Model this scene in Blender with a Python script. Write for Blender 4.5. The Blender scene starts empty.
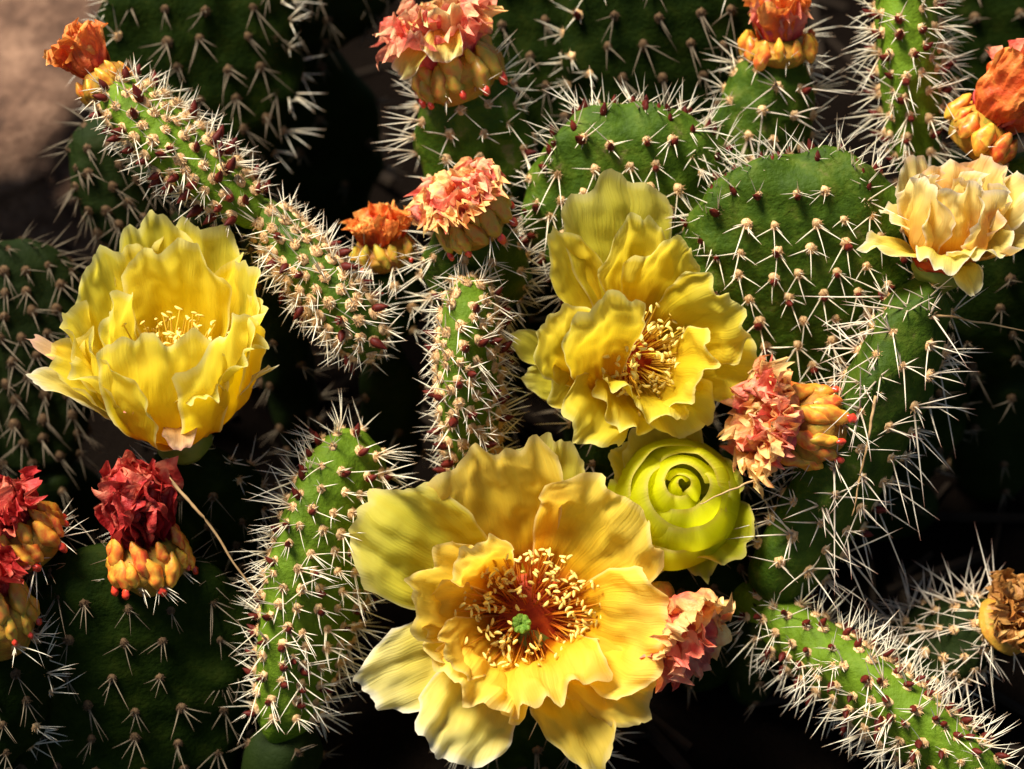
import bpy, math, random
import numpy as np
from mathutils import Vector, Matrix, noise as mnoise

rng = random.Random(7)
# ------------------------------------------------------------------ camera, sky, sun, exposure
S = 0.000245            # metres per photo pixel at the focus distance
D0 = 0.55               # focus distance, metres
PITCH = math.radians(50)
C0 = Vector((0, 0, 0.095))
RT = Vector((1, 0, 0))
UP = Vector((0, math.sin(PITCH), math.cos(PITCH)))
BK = Vector((0, -math.cos(PITCH), math.sin(PITCH)))
CAM = C0 + BK * D0

scn = bpy.context.scene
col = scn.collection
cd = bpy.data.cameras.new('camera')
cam = bpy.data.objects.new('camera', cd)
col.objects.link(cam)
cam.location = CAM
cam.rotation_euler = (math.pi / 2 - PITCH, 0, 0)
cd.sensor_width = 36
cd.lens = 36 * D0 / (1024 * S)
cd.clip_start = 0.02
cd.clip_end = 200
cd.dof.use_dof = True
cd.dof.focus_distance = D0 - 0.004
cd.dof.aperture_fstop = 10
scn.camera = cam

SUNV = (-0.40, 0.72, 0.56)          # towards the sun, in camera axes (right, up, back)
sd = (RT * SUNV[0] + UP * SUNV[1] + BK * SUNV[2]).normalized()
world = bpy.data.worlds.new('World')
scn.world = world
world.use_nodes = True
wn = world.node_tree.nodes
wl = world.node_tree.links
sky = wn.new('ShaderNodeTexSky')
sky.sky_type = 'NISHITA'
sky.sun_disc = False
sky.sun_elevation = math.asin(sd.z)
sky.sun_rotation = math.atan2(sd.x, sd.y)
wl.new(sky.outputs[0], wn['Background'].inputs[0])
wn['Background'].inputs[1].default_value = 0.05
sl = bpy.data.lights.new('sun', 'SUN')
sl.energy = 5.0
sl.angle = math.radians(18)
sl.color = (1.0, 0.95, 0.85)
so = bpy.data.objects.new('sun', sl)
col.objects.link(so)
so.rotation_euler = sd.to_track_quat('Z', 'Y').to_euler()
so.location = C0 + sd * 2
scn.view_settings.view_transform = 'Standard'
scn.view_settings.look = 'None'
scn.view_settings.exposure = 0.88
scn.cycles.max_bounces = 6
scn.cycles.diffuse_bounces = 3
scn.cycles.transmission_bounces = 4
scn.view_settings.gamma = 1
scn.view_settings.use_curve_mapping = False

# ------------------------------------------------------------------ helpers
def W(px, py, z=0.0):
    """pixel + height above the focus plane (in pixels, towards the camera) -> world point"""
    d = D0 - z * S
    f = S * d / D0
    return CAM - BK * d + RT * ((px - 512) * f) + UP * ((384.5 - py) * f)

def KS(z):
    return S * (D0 - z * S) / D0

def V(x, y, z):
    return (RT * x + UP * y + BK * z)

def to_px(p):
    q = p - CAM
    d = -q.dot(BK)
    return 512 + q.dot(RT) / (S * d / D0), 384.5 - q.dot(UP) / (S * d / D0)

def lin(r, g, b):
    f = lambda c: (c / 12.92 if c <= 0.04045 else ((c + 0.055) / 1.055) ** 2.4)
    return (f(r / 255), f(g / 255), f(b / 255), 1)

def tag(o, label=None, cat=None, group=None, kind=None):
    if label: o['label'] = label
    if cat: o['category'] = cat
    if group: o['group'] = group
    if kind: o['kind'] = kind
    return o

def empty(name, loc):
    o = bpy.data.objects.new(name, None)
    o.empty_display_size = 0.005
    o.location = loc
    col.objects.link(o)
    return o

def mesh(name, verts, faces, mats, uvs=None, midx=None, smooth=True):
    me = bpy.data.meshes.new(name)
    me.from_pydata([tuple(v) for v in verts], [], faces)
    for m in (mats if isinstance(mats, (list, tuple)) else [mats]):
        me.materials.append(m)
    if uvs is not None:
        uv = me.uv_layers.new(name='UVMap')
        vi = np.empty(len(me.loops), dtype=np.int32)
        me.loops.foreach_get('vertex_index', vi)
        uv.data.foreach_set('uv', np.asarray(uvs, dtype=np.float32)[vi].ravel())
    if midx is not None:
        me.polygons.foreach_set('material_index', np.asarray(midx, dtype=np.int32))
    if smooth:
        me.polygons.foreach_set('use_smooth', np.ones(len(me.polygons), dtype=bool))
    me.update()
    return me

def put(name, me, parent=None, mat=None):
    o = bpy.data.objects.new(name, me)
    col.objects.link(o)
    if parent is not None:
        o.parent = parent
    if mat is not None:
        o.matrix_basis = mat
    return o

# ------------------------------------------------------------------ materials
def new_mat(name):
    m = bpy.data.materials.new(name)
    m.use_nodes = True
    nt = m.node_tree
    return m, nt, nt.nodes, nt.links, nt.nodes['Principled BSDF']

def ramp(nodes, stops):
    r = nodes.new('ShaderNodeValToRGB')
    cr = r.color_ramp
    while len(cr.elements) < len(stops):
        cr.elements.new(0.5)
    for e, (p, c) in zip(cr.elements, stops):
        e.position = p
        e.color = c
    return r

def mixc(nodes, links, fac, a, b, mode='MIX'):
    n = nodes.new('ShaderNodeMix')
    n.data_type = 'RGBA'
    n.blend_type = mode
    for sock, val in ((n.inputs[0], fac), (n.inputs[6], a), (n.inputs[7], b)):
        if hasattr(val, 'is_linked'):
            links.new(val, sock)
        else:
            sock.default_value = val
    return n.outputs[2]

def noise_node(nodes, links, vec, scale, detail=4, rough=0.55, dist=0.0):
    n = nodes.new('ShaderNodeTexNoise')
    n.inputs['Scale'].default_value = scale
    n.inputs['Detail'].default_value = detail
    n.inputs['Roughness'].default_value = rough
    n.inputs['Distortion'].default_value = dist
    if vec is not None:
        links.new(vec, n.inputs['Vector'])
    return n.outputs[0]

def petal_mat(name, stops, edge, trans=0.35, streak=0.25, rough=0.5, blush=None, veins=None):
    """stops: colour along the petal from claw to tip; edge: margin colour"""
    m, nt, N, L, P = new_mat(name)
    tc = N.new('ShaderNodeTexCoord')
    oi = N.new('ShaderNodeObjectInfo')
    sep = N.new('ShaderNodeSeparateXYZ')
    L.new(tc.outputs['UV'], sep.inputs[0])
    nz = noise_node(N, L, tc.outputs['Object'], 90, 3)
    add = N.new('ShaderNodeMath'); add.operation = 'MULTIPLY_ADD'
    L.new(nz, add.inputs[0]); add.inputs[1].default_value = 0.22
    sub = N.new('ShaderNodeMath'); sub.operation = 'SUBTRACT'
    L.new(sep.outputs[1], sub.inputs[0]); sub.inputs[1].default_value = 0.11
    L.new(sub.outputs[0], add.inputs[2])
    rp = ramp(N, stops)
    L.new(add.outputs[0], rp.inputs[0])
    c = rp.outputs[0]
    # long streaks running from claw to tip
    mp = N.new('ShaderNodeMapping')
    mp.inputs['Scale'].default_value = (64, 1.3, 1)
    L.new(tc.outputs['UV'], mp.inputs[0])
    va = N.new('ShaderNodeVectorMath'); va.operation = 'ADD'
    L.new(mp.outputs[0], va.inputs[0])
    cmb = N.new('ShaderNodeCombineXYZ')
    ml = N.new('ShaderNodeMath'); ml.operation = 'MULTIPLY'
    L.new(oi.outputs['Random'], ml.inputs[0]); ml.inputs[1].default_value = 77
    L.new(ml.outputs[0], cmb.inputs[0]); L.new(ml.outputs[0], cmb.inputs[2])
    L.new(cmb.outputs[0], va.inputs[1])
    st = noise_node(N, L, va.outputs[0], 1.0, 4, 0.6)
    sr = ramp(N, [(0.3, (0.97, 0.88, 0.66, 1)), (0.55, (1, 1, 1, 1)), (0.8, (1.0, 1.0, 1.0, 1))])
    L.new(st, sr.inputs[0])
    c = mixc(N, L, streak * 2.2, c, mixc(N, L, 1.0, c, sr.outputs[0], 'MULTIPLY'))
    # coloured margin: |2u-1| high or v high
    a1 = N.new('ShaderNodeMath'); a1.operation = 'MULTIPLY_ADD'
    L.new(sep.outputs[0], a1.inputs[0]); a1.inputs[1].default_value = 2; a1.inputs[2].default_value = -1
    a2 = N.new('ShaderNodeMath'); a2.operation = 'ABSOLUTE'; L.new(a1.outputs[0], a2.inputs[0])
    mx = N.new('ShaderNodeMath'); mx.operation = 'MAXIMUM'
    L.new(a2.outputs[0], mx.inputs[0]); L.new(sep.outputs[1], mx.inputs[1])
    er = ramp(N, [(0.93, (0, 0, 0, 1)), (0.995, (1, 1, 1, 1))])
    L.new(mx.outputs[0], er.inputs[0])
    c = mixc(N, L, er.outputs[0], c, edge)
    if blush:
        bz = noise_node(N, L, tc.outputs['Object'], 55, 3, 0.6)
        br = ramp(N, [(0.50, (0, 0, 0, 1)), (0.72, (1, 1, 1, 1))])
        L.new(bz, br.inputs[0])
        c = mixc(N, L, br.outputs[0], c, blush)
    hs = N.new('ShaderNodeHueSaturation')
    mr = N.new('ShaderNodeMapRange')
    L.new(oi.outputs['Random'], mr.inputs[0])
    mr.inputs[3].default_value = 0.86; mr.inputs[4].default_value = 1.08
    L.new(mr.outputs[0], hs.inputs['Value']); L.new(c, hs.inputs['Color'])
    c = hs.outputs[0]
    L.new(c, P.inputs['Base Color'])
    P.inputs['Roughness'].default_value = rough
    P.inputs['Specular IOR Level'].default_value = 0.10
    bm = N.new('ShaderNodeBump')
    bm.inputs['Strength'].default_value = 0.6
    bm.inputs['Distance'].default_value = 0.0006
    L.new(st, bm.inputs['Height']); L.new(bm.outputs[0], P.inputs['Normal'])
    tr = N.new('ShaderNodeBsdfTranslucent')
    gm = N.new('ShaderNodeGamma'); gm.inputs[1].default_value = 1.0
    L.new(c, gm.inputs[0]); L.new(gm.outputs[0], tr.inputs[0])
    mxs = N.new('ShaderNodeMixShader')
    mxs.inputs[0].default_value = trans + .2
    L.new(P.outputs[0], mxs.inputs[1]); L.new(tr.outputs[0], mxs.inputs[2])
    L.new(mxs.outputs[0], N['Material Output'].inputs[0])
    return m

def mottled(name, stops, scale, rough=0.6, spec=0.3, trans=0.0, bump=0.0, bscale=400, dist=0.4, uvmix=None, coat=0.0, hue=0.0):
    m, nt, N, L, P = new_mat(name)
    tc = N.new('ShaderNodeTexCoord')
    oi = N.new('ShaderNodeObjectInfo')
    va = N.new('ShaderNodeVectorMath'); va.operation = 'ADD'
    L.new(tc.outputs['Object'], va.inputs[0]); L.new(oi.outputs['Random'], va.inputs[1])
    nz = noise_node(N, L, va.outputs[0], scale, 5, 0.6, dist)
    fac = nz
    if uvmix:
        sep = N.new('ShaderNodeSeparateXYZ'); L.new(tc.outputs['UV'], sep.inputs[0])
        ma = N.new('ShaderNodeMath'); ma.operation = 'MULTIPLY_ADD'
        L.new(sep.outputs[1], ma.inputs[0]); ma.inputs[1].default_value = uvmix
        mb = N.new('ShaderNodeMath'); mb.operation = 'MULTIPLY_ADD'
        L.new(nz, mb.inputs[0]); mb.inputs[1].default_value = 1 - uvmix; mb.inputs[2].default_value = 0
        L.new(mb.outputs[0], ma.inputs[2])
        fac = ma.outputs[0]
    rp = ramp(N, stops)
    L.new(fac, rp.inputs[0])
    hs = N.new('ShaderNodeHueSaturation')
    mr = N.new('ShaderNodeMapRange'); L.new(oi.outputs['Random'], mr.inputs[0])
    mr.inputs[3].default_value = 0.8; mr.inputs[4].default_value = 1.15
    if hue:
        fr = N.new('ShaderNodeMath'); fr.operation = 'MULTIPLY'; fr.inputs[1].default_value = 17.3
        f2 = N.new('ShaderNodeMath'); f2.operation = 'FRACT'
        mh = N.new('ShaderNodeMapRange'); mh.inputs[3].default_value = .5 - hue; mh.inputs[4].default_value = .5 + hue
        L.new(oi.outputs['Random'], fr.inputs[0]); L.new(fr.outputs[0], f2.inputs[0]); L.new(f2.outputs[0], mh.inputs[0]); L.new(mh.outputs[0], hs.inputs['Hue'])
    L.new(mr.outputs[0], hs.inputs['Value']); L.new(rp.outputs[0], hs.inputs['Color'])
    c = hs.outputs[0]
    L.new(c, P.inputs['Base Color'])
    P.inputs['Roughness'].default_value = rough
    P.inputs['Specular IOR Level'].default_value = spec
    P.inputs['Coat Weight'].default_value = coat
    P.inputs['Coat Roughness'].default_value = 0.25
    if bump:
        bz = noise_node(N, L, va.outputs[0], bscale, 4, 0.6)
        bm = N.new('ShaderNodeBump'); bm.inputs['Strength'].default_value = bump
        bm.inputs['Distance'].default_value = 0.0008
        L.new(bz, bm.inputs['Height']); L.new(bm.outputs[0], P.inputs['Normal'])
    if trans:
        tr = N.new('ShaderNodeBsdfTranslucent'); L.new(c, tr.inputs[0])
        mxs = N.new('ShaderNodeMixShader'); mxs.inputs[0].default_value = trans
        L.new(P.outputs[0], mxs.inputs[1]); L.new(tr.outputs[0], mxs.inputs[2])
        L.new(mxs.outputs[0], N['Material Output'].inputs[0])
    return m

M = {}
M['flesh_young'] = mottled('young_flesh', [(0.3, (0.070, 0.120, 0.004, 1)), (0.55, (0.105, 0.175, 0.008, 1)), (0.75, (0.160, 0.215, 0.016, 1))], 170, 0.6, 0.12, bump=0.7, bscale=620)
M['flesh'] = mottled('pad_flesh', [(0.3, (0.024, 0.050, 0.002, 1)), (0.52, (0.044, 0.082, 0.003, 1)), (0.64, (0.078, 0.114, 0.008, 1)), (0.72, (0.150, 0.130, 0.040, 1))], 170, 0.6, 0.12, bump=0.7, bscale=620)
M['flesh_shade_tint'] = mottled('flesh_painted_shade', [(0.3, (0.004, 0.010, 0.0006, 1)), (0.55, (0.009, 0.017, 0.001, 1)), (0.75, (0.018, 0.025, 0.002, 1))], 170, 0.7, 0.04, bump=0.6, bscale=800)  # pad flesh darkened: shadow on the background pads put into the colour
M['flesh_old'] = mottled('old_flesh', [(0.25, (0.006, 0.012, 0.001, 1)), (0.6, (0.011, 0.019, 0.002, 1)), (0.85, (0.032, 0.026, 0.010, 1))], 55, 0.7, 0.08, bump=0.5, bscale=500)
M['wool'] = mottled('areole_wool', [(0.3, lin(176, 124, 72)), (0.7, lin(240, 204, 150))], .35, 0.9, 0.1)
M['spine'] = mottled('spine_white', [(0.05, lin(170, 120, 75)), (0.3, lin(244, 226, 188)), (0.75, lin(252, 242, 216)), (0.98, lin(196, 146, 98))], .06, 0.45, 0.4, uvmix=0.9, trans=0.12)
M['spine_old'] = mottled('spine_weathered', [(0.05, lin(120, 85, 60)), (0.3, lin(235, 215, 185)), (0.7, lin(240, 226, 200)), (0.95, lin(150, 82, 60))], .06, 0.5, 0.35, uvmix=0.85, trans=0.1)
M['spine_shade_grey'] = mottled('spine_shade_grey', [(0.05, lin(66, 50, 36)), (0.4, lin(126, 112, 90)), (0.9, lin(106, 86, 66))], .06, 0.6, 0.2, uvmix=0.8)  # spines dimmed in colour to paint in the shade of background pads
M['wool_shade_dim'] = mottled('areole_wool_painted_shade', [(0.3, lin(66, 48, 34)), (0.7, lin(108, 84, 58))], .35, 0.9, 0.1)  # wool browned down so the background pads' shade is in its colour
M['leaf_red'] = mottled('leaf_maroon', [(0.3, lin(58, 11, 9)), (0.55, lin(96, 30, 18)), (0.75, lin(150, 80, 40))], .12, 0.55, 0.15)
M['tub'] = mottled('tubercle_yellow', [(0.30, lin(205, 70, 30)), (0.45, lin(220, 120, 40)), (0.58, lin(226, 165, 55)), (0.75, lin(190, 160, 50))], .07, 0.45, 0.3, coat=0.1, hue=.018)
M['recep'] = mottled('receptacle_green', [(0.3, lin(86, 104, 30)), (0.6, lin(132, 130, 42)), (0.8, lin(176, 120, 50))], 120, 0.5, 0.3)
M['tub_base'] = mottled('tubercle_base', [(0.3, lin(150, 84, 34)), (0.5, lin(176, 128, 42)), (0.7, lin(120, 116, 38))], 260, 0.5, 0.2, bump=0.5, bscale=500)
M['tub_green'] = mottled('tubercle_olive', [(0.30, lin(196, 90, 40)), (0.45, lin(196, 140, 48)), (0.6, lin(170, 150, 48)), (0.75, lin(120, 130, 42))], .07, 0.45, 0.3, coat=0.1, hue=.018)
M['tip_red'] = mottled('tip_red', [(0.3, lin(200, 30, 25)), (0.7, lin(230, 85, 45))], .15, 0.35, 0.5, coat=0.3)

Y = dict(
    gold=[(0.0, lin(168, 40, 8)), (0.17, lin(214, 104, 18)), (0.32, lin(243, 182, 30)), (0.6, lin(250, 211, 64)), (1.0, lin(252, 221, 96))],
    yellow=[(0.0, lin(225, 140, 20)), (0.22, lin(243, 206, 22)), (0.6, lin(250, 227, 48)), (1.0, lin(252, 234, 84))],
    lemon=[(0.0, lin(190, 70, 12)), (0.18, lin(236, 190, 24)), (0.6, lin(246, 218, 48)), (1.0, lin(249, 227, 80))],
    pale=[(0.0, lin(216, 160, 40)), (0.35, lin(244, 212, 66)), (0.7, lin(250, 228, 104)), (1.0, lin(250, 236, 158))],
    green=[(0.0, lin(200, 160, 30)), (0.35, lin(232, 214, 48)), (0.75, lin(240, 226, 76)), (1.0, lin(246, 232, 108))],
    lime=[(0.0, lin(190, 190, 10)), (0.4, lin(230, 230, 18)), (0.8, lin(242, 242, 34)), (1.0, lin(240, 236, 80))],
    peach=[(0.0, lin(226, 120, 46)), (0.3, lin(242, 182, 66)), (0.65, lin(248, 216, 104)), (1.0, lin(250, 232, 160))],
)
M['p_gold'] = petal_mat('petal_gold', Y['gold'], lin(252, 226, 140), 0.36, 0.26)
M['p_yellow'] = petal_mat('petal_yellow', Y['yellow'], lin(252, 240, 150), 0.38, 0.2)
M['p_lemon'] = petal_mat('petal_lemon', Y['lemon'], lin(250, 236, 140), 0.38, 0.24)
M['p_pale'] = petal_mat('petal_pale', Y['pale'], lin(252, 240, 205), 0.35, 0.25)
M['p_green'] = petal_mat('petal_greenish', Y['green'], lin(240, 226, 140), 0.4, 0.25)
M['p_lime'] = petal_mat('petal_lime', Y['lime'], lin(240, 226, 120), 0.5, 0.12)
M['p_peach'] = petal_mat('petal_peach', Y['peach'], lin(252, 236, 200), 0.3, 0.3, blush=lin(238, 160, 84))
M['p_pink'] = petal_mat('petal_pinkish', [(0, lin(214, 90, 50)), (0.4, lin(240, 180, 95)), (1, lin(244, 205, 160))], lin(240, 190, 160), 0.3, 0.3, blush=lin(222, 100, 80))

def wither(name, c1, c2, c3, c4):
    return mottled(name, [(0.30, c1), (0.45, c2), (0.58, c3), (0.72, c4)], 110, 0.5, 0.35, trans=0.3, bump=0.9, bscale=520, dist=0.8, uvmix=0.22)
M['w_peach'] = wither('withered_peach', lin(224, 70, 62), lin(240, 128, 92), lin(248, 190, 112), lin(252, 222, 150))
M['w_orange'] = wither('withered_orange', lin(212, 56, 30), lin(234, 106, 44), lin(245, 150, 66), lin(250, 194, 104))
M['w_pink'] = wither('withered_pink', lin(210, 48, 52), lin(232, 92, 82), lin(244, 140, 110), lin(250, 198, 144))
M['w_red'] = wither('withered_red', lin(112, 8, 14), lin(160, 24, 28), lin(192, 56, 48), lin(222, 130, 96))
M['w_brown'] = wither('withered_brown', lin(120, 60, 25), lin(160, 95, 40), lin(190, 130, 60), lin(205, 160, 90))
M['filament'] = mottled('filament_red', [(0.0, lin(170, 34, 12)), (0.45, lin(224, 112, 24)), (1.0, lin(240, 180, 52))], .05, 0.5, 0.3, uvmix=0.8, trans=0.2)
M['throat'] = mottled('throat_red', [(0.3, lin(150, 28, 8)), (0.7, lin(206, 82, 18))], 300, 0.6, 0.2)
M['anther'] = mottled('anther_cream', [(0.3, lin(246, 205, 70)), (0.7, lin(252, 236, 150))], .3, 0.7, 0.2)
M['filament_y'] = mottled('filament_yellow', [(0.0, lin(214, 110, 20)), (0.5, lin(236, 180, 40)), (1.0, lin(240, 205, 70))], .05, 0.5, 0.3, uvmix=0.8, trans=0.2)
M['stigma'] = mottled('stigma_green', [(0.3, lin(86, 130, 30)), (0.7, lin(140, 175, 60))], 700, 0.6, 0.3, bump=0.6, bscale=1500)
M['straw'] = mottled('dry_straw', [(0.3, lin(150, 112, 70)), (0.7, lin(205, 170, 120))], 120, 0.7, 0.2)
M['litter'] = mottled('litter_brown', [(0.3, (0.008, 0.005, 0.003, 1)), (0.7, (0.022, 0.014, 0.008, 1))], 80, 0.9, 0.1)

# ------------------------------------------------------------------ ground and rock
def soil_mat():
    m, nt, N, L, P = new_mat('dark_soil')
    tc = N.new('ShaderNodeTexCoord')
    a = noise_node(N, L, tc.outputs['Object'], 60, 8, 0.65)
    rp = ramp(N, [(0.3, (0.006, 0.004, 0.003, 1)), (0.6, (0.008, 0.0055, 0.004, 1)), (0.8, (0.013, 0.009, 0.006, 1))])
    L.new(a, rp.inputs[0]); L.new(rp.outputs[0], P.inputs['Base Color'])
    P.inputs['Roughness'].default_value = 0.95
    P.inputs['Specular IOR Level'].default_value = 0.0
    b = noise_node(N, L, tc.outputs['Object'], 350, 6, 0.7)
    bm = N.new('ShaderNodeBump'); bm.inputs['Strength'].default_value = 0.9
    bm.inputs['Distance'].default_value = 0.004
    L.new(b, bm.inputs['Height']); L.new(bm.outputs[0], P.inputs['Normal'])
    return m
M['soil'] = soil_mat()

def build_ground():
    n = 110
    t = np.linspace(-1, 1, n)
    ax = np.sign(t) * (0.5 * np.abs(t) + 14.5 * np.abs(t) ** 7)
    vs, fs = [], []
    for j in range(n):
        for i in range(n):
            x, y = ax[i], ax[j] + 0.05
            r = math.hypot(x, y)
            h = (mnoise.fractal(Vector((x * 14, y * 14, 3.1)), 1.0, 2.0, 4) * 0.007) * (1 if r < 1 else 1 / r)
            vs.append((x, y, h))
    for j in range(n - 1):
        for i in range(n - 1):
            a = j * n + i
            fs.append((a, a + 1, a + n + 1, a + n))
    tag(put('ground', mesh('ground', vs, fs, M['soil'])), kind='structure')
build_ground()

def rock_mat():
    m, nt, N, L, P = new_mat('brown_rock')
    tc = N.new('ShaderNodeTexCoord')
    a = noise_node(N, L, tc.outputs['Object'], 48, 9, 0.75)
    rp = ramp(N, [(0.3, lin(40, 27, 20)), (0.48, lin(104, 76, 58)), (0.7, lin(158, 122, 96))])
    L.new(a, rp.inputs[0]); L.new(rp.outputs[0], P.inputs['Base Color'])
    P.inputs['Roughness'].default_value = 0.9
    P.inputs['Specular IOR Level'].default_value = 0.2
    b = noise_node(N, L, tc.outputs['Object'], 180, 8, 0.7)
    bm = N.new('ShaderNodeBump'); bm.inputs['Strength'].default_value = 0.7
    bm.inputs['Distance'].default_value = 0.004
    L.new(b, bm.inputs['Height']); L.new(bm.outputs[0], P.inputs['Normal'])
    return m
M['rock'] = rock_mat()

def build_rock(center, rad, label, seed, nm='rock'):
    nu, nv = 72, 40
    vs, fs = [], []
    for j in range(nv + 1):
        th = math.pi * j / nv
        for i in range(nu):
            ph = 2 * math.pi * i / nu
            d = Vector((math.sin(th) * math.cos(ph), math.sin(th) * math.sin(ph), math.cos(th)))
            sq = (abs(d.x) ** 3 + abs(d.y) ** 3 + abs(d.z) ** 3) ** (-1 / 3)
            f = sq * (1 + 0.22 * mnoise.fractal(d * 1.6 + Vector((seed, 0, 0)), 1.0, 2.0, 6))
            vs.append((d.x * rad[0] * f, d.y * rad[1] * f, d.z * rad[2] * f))
    for j in range(nv):
        for i in range(nu):
            fs.append((j * nu + i, j * nu + (i + 1) % nu, (j + 1) * nu + (i + 1) % nu, (j + 1) * nu + i)[::-1])
    o = put(nm, mesh('rock', vs, fs, M['rock']))
    o.location = center
    tag(o, label, 'rock')

def at_height(px, py, h):
    a, b = W(px, py, 0), W(px, py, -100)
    d = b - a
    return a + d * ((h - a.z) / d.z)
_p = at_height(10, 150, 0.045)
build_rock(Vector((_p.x - 0.035, _p.y + 0.075, 0.004)), (0.088, 0.085, 0.050), 'weathered brown boulder behind the withered orange flower', 4.2)

# ------------------------------------------------------------------ areoles, spines, little leaves (shared meshes, in pixels)
def cone_strip(vs, fs, uv, base, d, length, r0, bend, nseg=4, ns=4, r1=0.08):
    d = d.normalized()
    side = d.orthogonal().normalized()
    up2 = d.cross(side)
    b0 = len(vs)
    for k in range(nseg + 1):
        t = k / nseg
        c = base + d * (length * t) + bend * (t * t * length)
        r = r0 * (1 - t) ** 0.8 + r1 * t
        for q in range(ns):
            a = 2 * math.pi * q / ns
            vs.append(c + side * (math.cos(a) * r) + up2 * (math.sin(a) * r))
            uv.append((q / ns, t))
    for k in range(nseg):
        for q in range(ns):
            fs.append((b0 + k * ns + q, b0 + k * ns + (q + 1) % ns, b0 + (k + 1) * ns + (q + 1) % ns, b0 + (k + 1) * ns + q))

def rv(a, b): return rng.uniform(a, b)

def make_spines(kind):
    vs, fs, uv = [], [], []
    if kind == 'face':
        dirs = [(Vector((rv(-0.3, 0.3), -0.75 + rv(-.2, .2), 0.55 + rv(-.1, .2))), rv(30, 44))]
        for s in (-1, 1):
            dirs.append((Vector((s * rv(.5, .95), -0.45 + rv(-.3, .3), 0.45 + rv(-.1, .25))), rv(20, 36)))
        if rng.random() < .7: dirs.append((Vector((rv(-.8, .8), rv(-.3, .4), 0.8)), rv(10, 20)))
        for _ in range(2): dirs.append((Vector((rv(-.9, .9), rv(-.9, .1), 0.4)), rv(8, 15)))
        r0 = .98
    elif kind == 'rim':
        dirs = [(Vector((rv(-.75, .75), rv(-.7, .65), rv(.55, 1.0))), rv(16, 48)) for _ in range(rng.randint(4, 6))]
        dirs += [(Vector((rv(-1, 1), rv(-1, .4), 0.3)), rv(9, 15)) for _ in range(1)]
        r0 = .86
    elif kind == 'young':
        dirs = [(Vector((rv(-.9, .9), rv(-.9, .8), rv(.45, 1.0))), rv(11, 29)) for _ in range(rng.randint(4, 6))]
        dirs += [(Vector((rv(-1, 1), rv(-1, .4), 0.3)), rv(6, 12)) for _ in range(1)]
        r0 = .82
    elif kind == 'far':
        dirs = [(Vector((rv(-.9, .9), rv(-1.1, .0), rv(.3, .9))), rv(18, 46)) for _ in range(rng.randint(3, 4))]
        r0 = .8
    elif kind == 'dim':
        dirs = [(Vector((rv(-.9, .9), rv(-1, .3), rv(.4, 1.0))), rv(16, 34)) for _ in range(3)]
        r0 = .9
    else:
        dirs = [(Vector((rv(-.9, .9), rv(-1, .6), rv(.4, 1.0))), rv(24, 62)) for _ in range(rng.randint(4, 5))]
        if rng.random() < .4: dirs.append((Vector((rv(-.6, .6), rv(-1.1, -.2), rv(.3, .8))), rv(60, 85)))
        dirs += [(Vector((rv(-1, 1), rv(-1, .6), 0.4)), rv(10, 22)) for _ in range(2)]
        r0 = 1.0
    for d, l in dirs:
        dn = d.normalized()
        bend = Vector((rv(-.07, .07), rv(-.10, .04), rv(-.06, .04)))
        cone_strip(vs, fs, uv, Vector((rv(-2, 2), rv(-2, 2), 0.8)), dn, l, r0 * rv(.85, 1.1) * (1 if l > 18 else .7), bend)
    return mesh('spines', vs, fs, M['spine_old' if kind == 'old' else 'spine_shade_grey' if kind in ('dim', 'far') else 'spine'], uv)

SP = {k: [make_spines(k) for _ in range(14)] for k in ('face', 'rim', 'young', 'old', 'dim', 'far')}

def make_areole(mat='wool'):
    vs, fs = [], []
    nu, nv = 12, 5
    sd_ = rv(0, 99)
    for j in range(nv + 1):
        th = (math.pi * 0.55) * j / nv
        for i in range(nu):
            ph = 2 * math.pi * i / nu
            d = Vector((math.sin(th) * math.cos(ph), math.sin(th) * math.sin(ph), math.cos(th)))
            f = 1 + 0.35 * mnoise.noise(d * 2.2 + Vector((sd_, 0, 0)))
            vs.append(Vector((d.x * 5.0 * f, d.y * 5.6 * f, d.z * 4.2 * f - 0.6)))
    for j in range(nv):
        for i in range(nu):
            fs.append((j * nu + i, (j + 1) * nu + i, (j + 1) * nu + (i + 1) % nu, j * nu + (i + 1) % nu))
    for _ in range(46):
        a, b = rv(0, 6.283), rv(0.1, 1.25)
        d = Vector((math.sin(b) * math.cos(a), math.sin(b) * math.sin(a), math.cos(b)))
        base = Vector((d.x * 4.4, d.y * 4.9, d.z * 3.6 - .4))
        s = d.orthogonal().normalized()
        s = Matrix.Rotation(rv(0, 3.14), 3, d) @ s
        l = rv(2.2, 4.6)
        e = (d + Vector((rv(-.4, .4), rv(-.4, .4), rv(-.2, .5)))).normalized()
        q = len(vs)
        vs += [base + s * .38, base - s * .38, base + e * l]
        fs.append((q, q + 1, q + 2))
    return mesh('areole', vs, fs, M[mat])
AR = [make_areole() for _ in range(5)]
AR_DIM = [make_areole('wool_shade_dim') for _ in range(3)]

def make_leaf(len_, r):
    vs, fs = [], []
    ns, nk = 8, 7
    for k in range(nk + 1):
        t = k / nk
        rad = r * (math.sin(math.pi * (0.12 + 0.88 * t) ** 0.75)) ** 0.9 if k < nk else 0.02
        for q in range(ns):
            a = 2 * math.pi * q / ns
            vs.append((rad * math.cos(a), rad * math.sin(a) + 0.10 * len_ * t * t, len_ * t))
    for k in range(nk):
        for q in range(ns):
            fs.append((k * ns + q, k * ns + (q + 1) % ns, (k + 1) * ns + (q + 1) % ns, (k + 1) * ns + q))
    return mesh('leaf', vs, fs, M['leaf_red'])
LF = [make_leaf(14, 3.5), make_leaf(16, 3.9), make_leaf(12, 3.3)]

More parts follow.
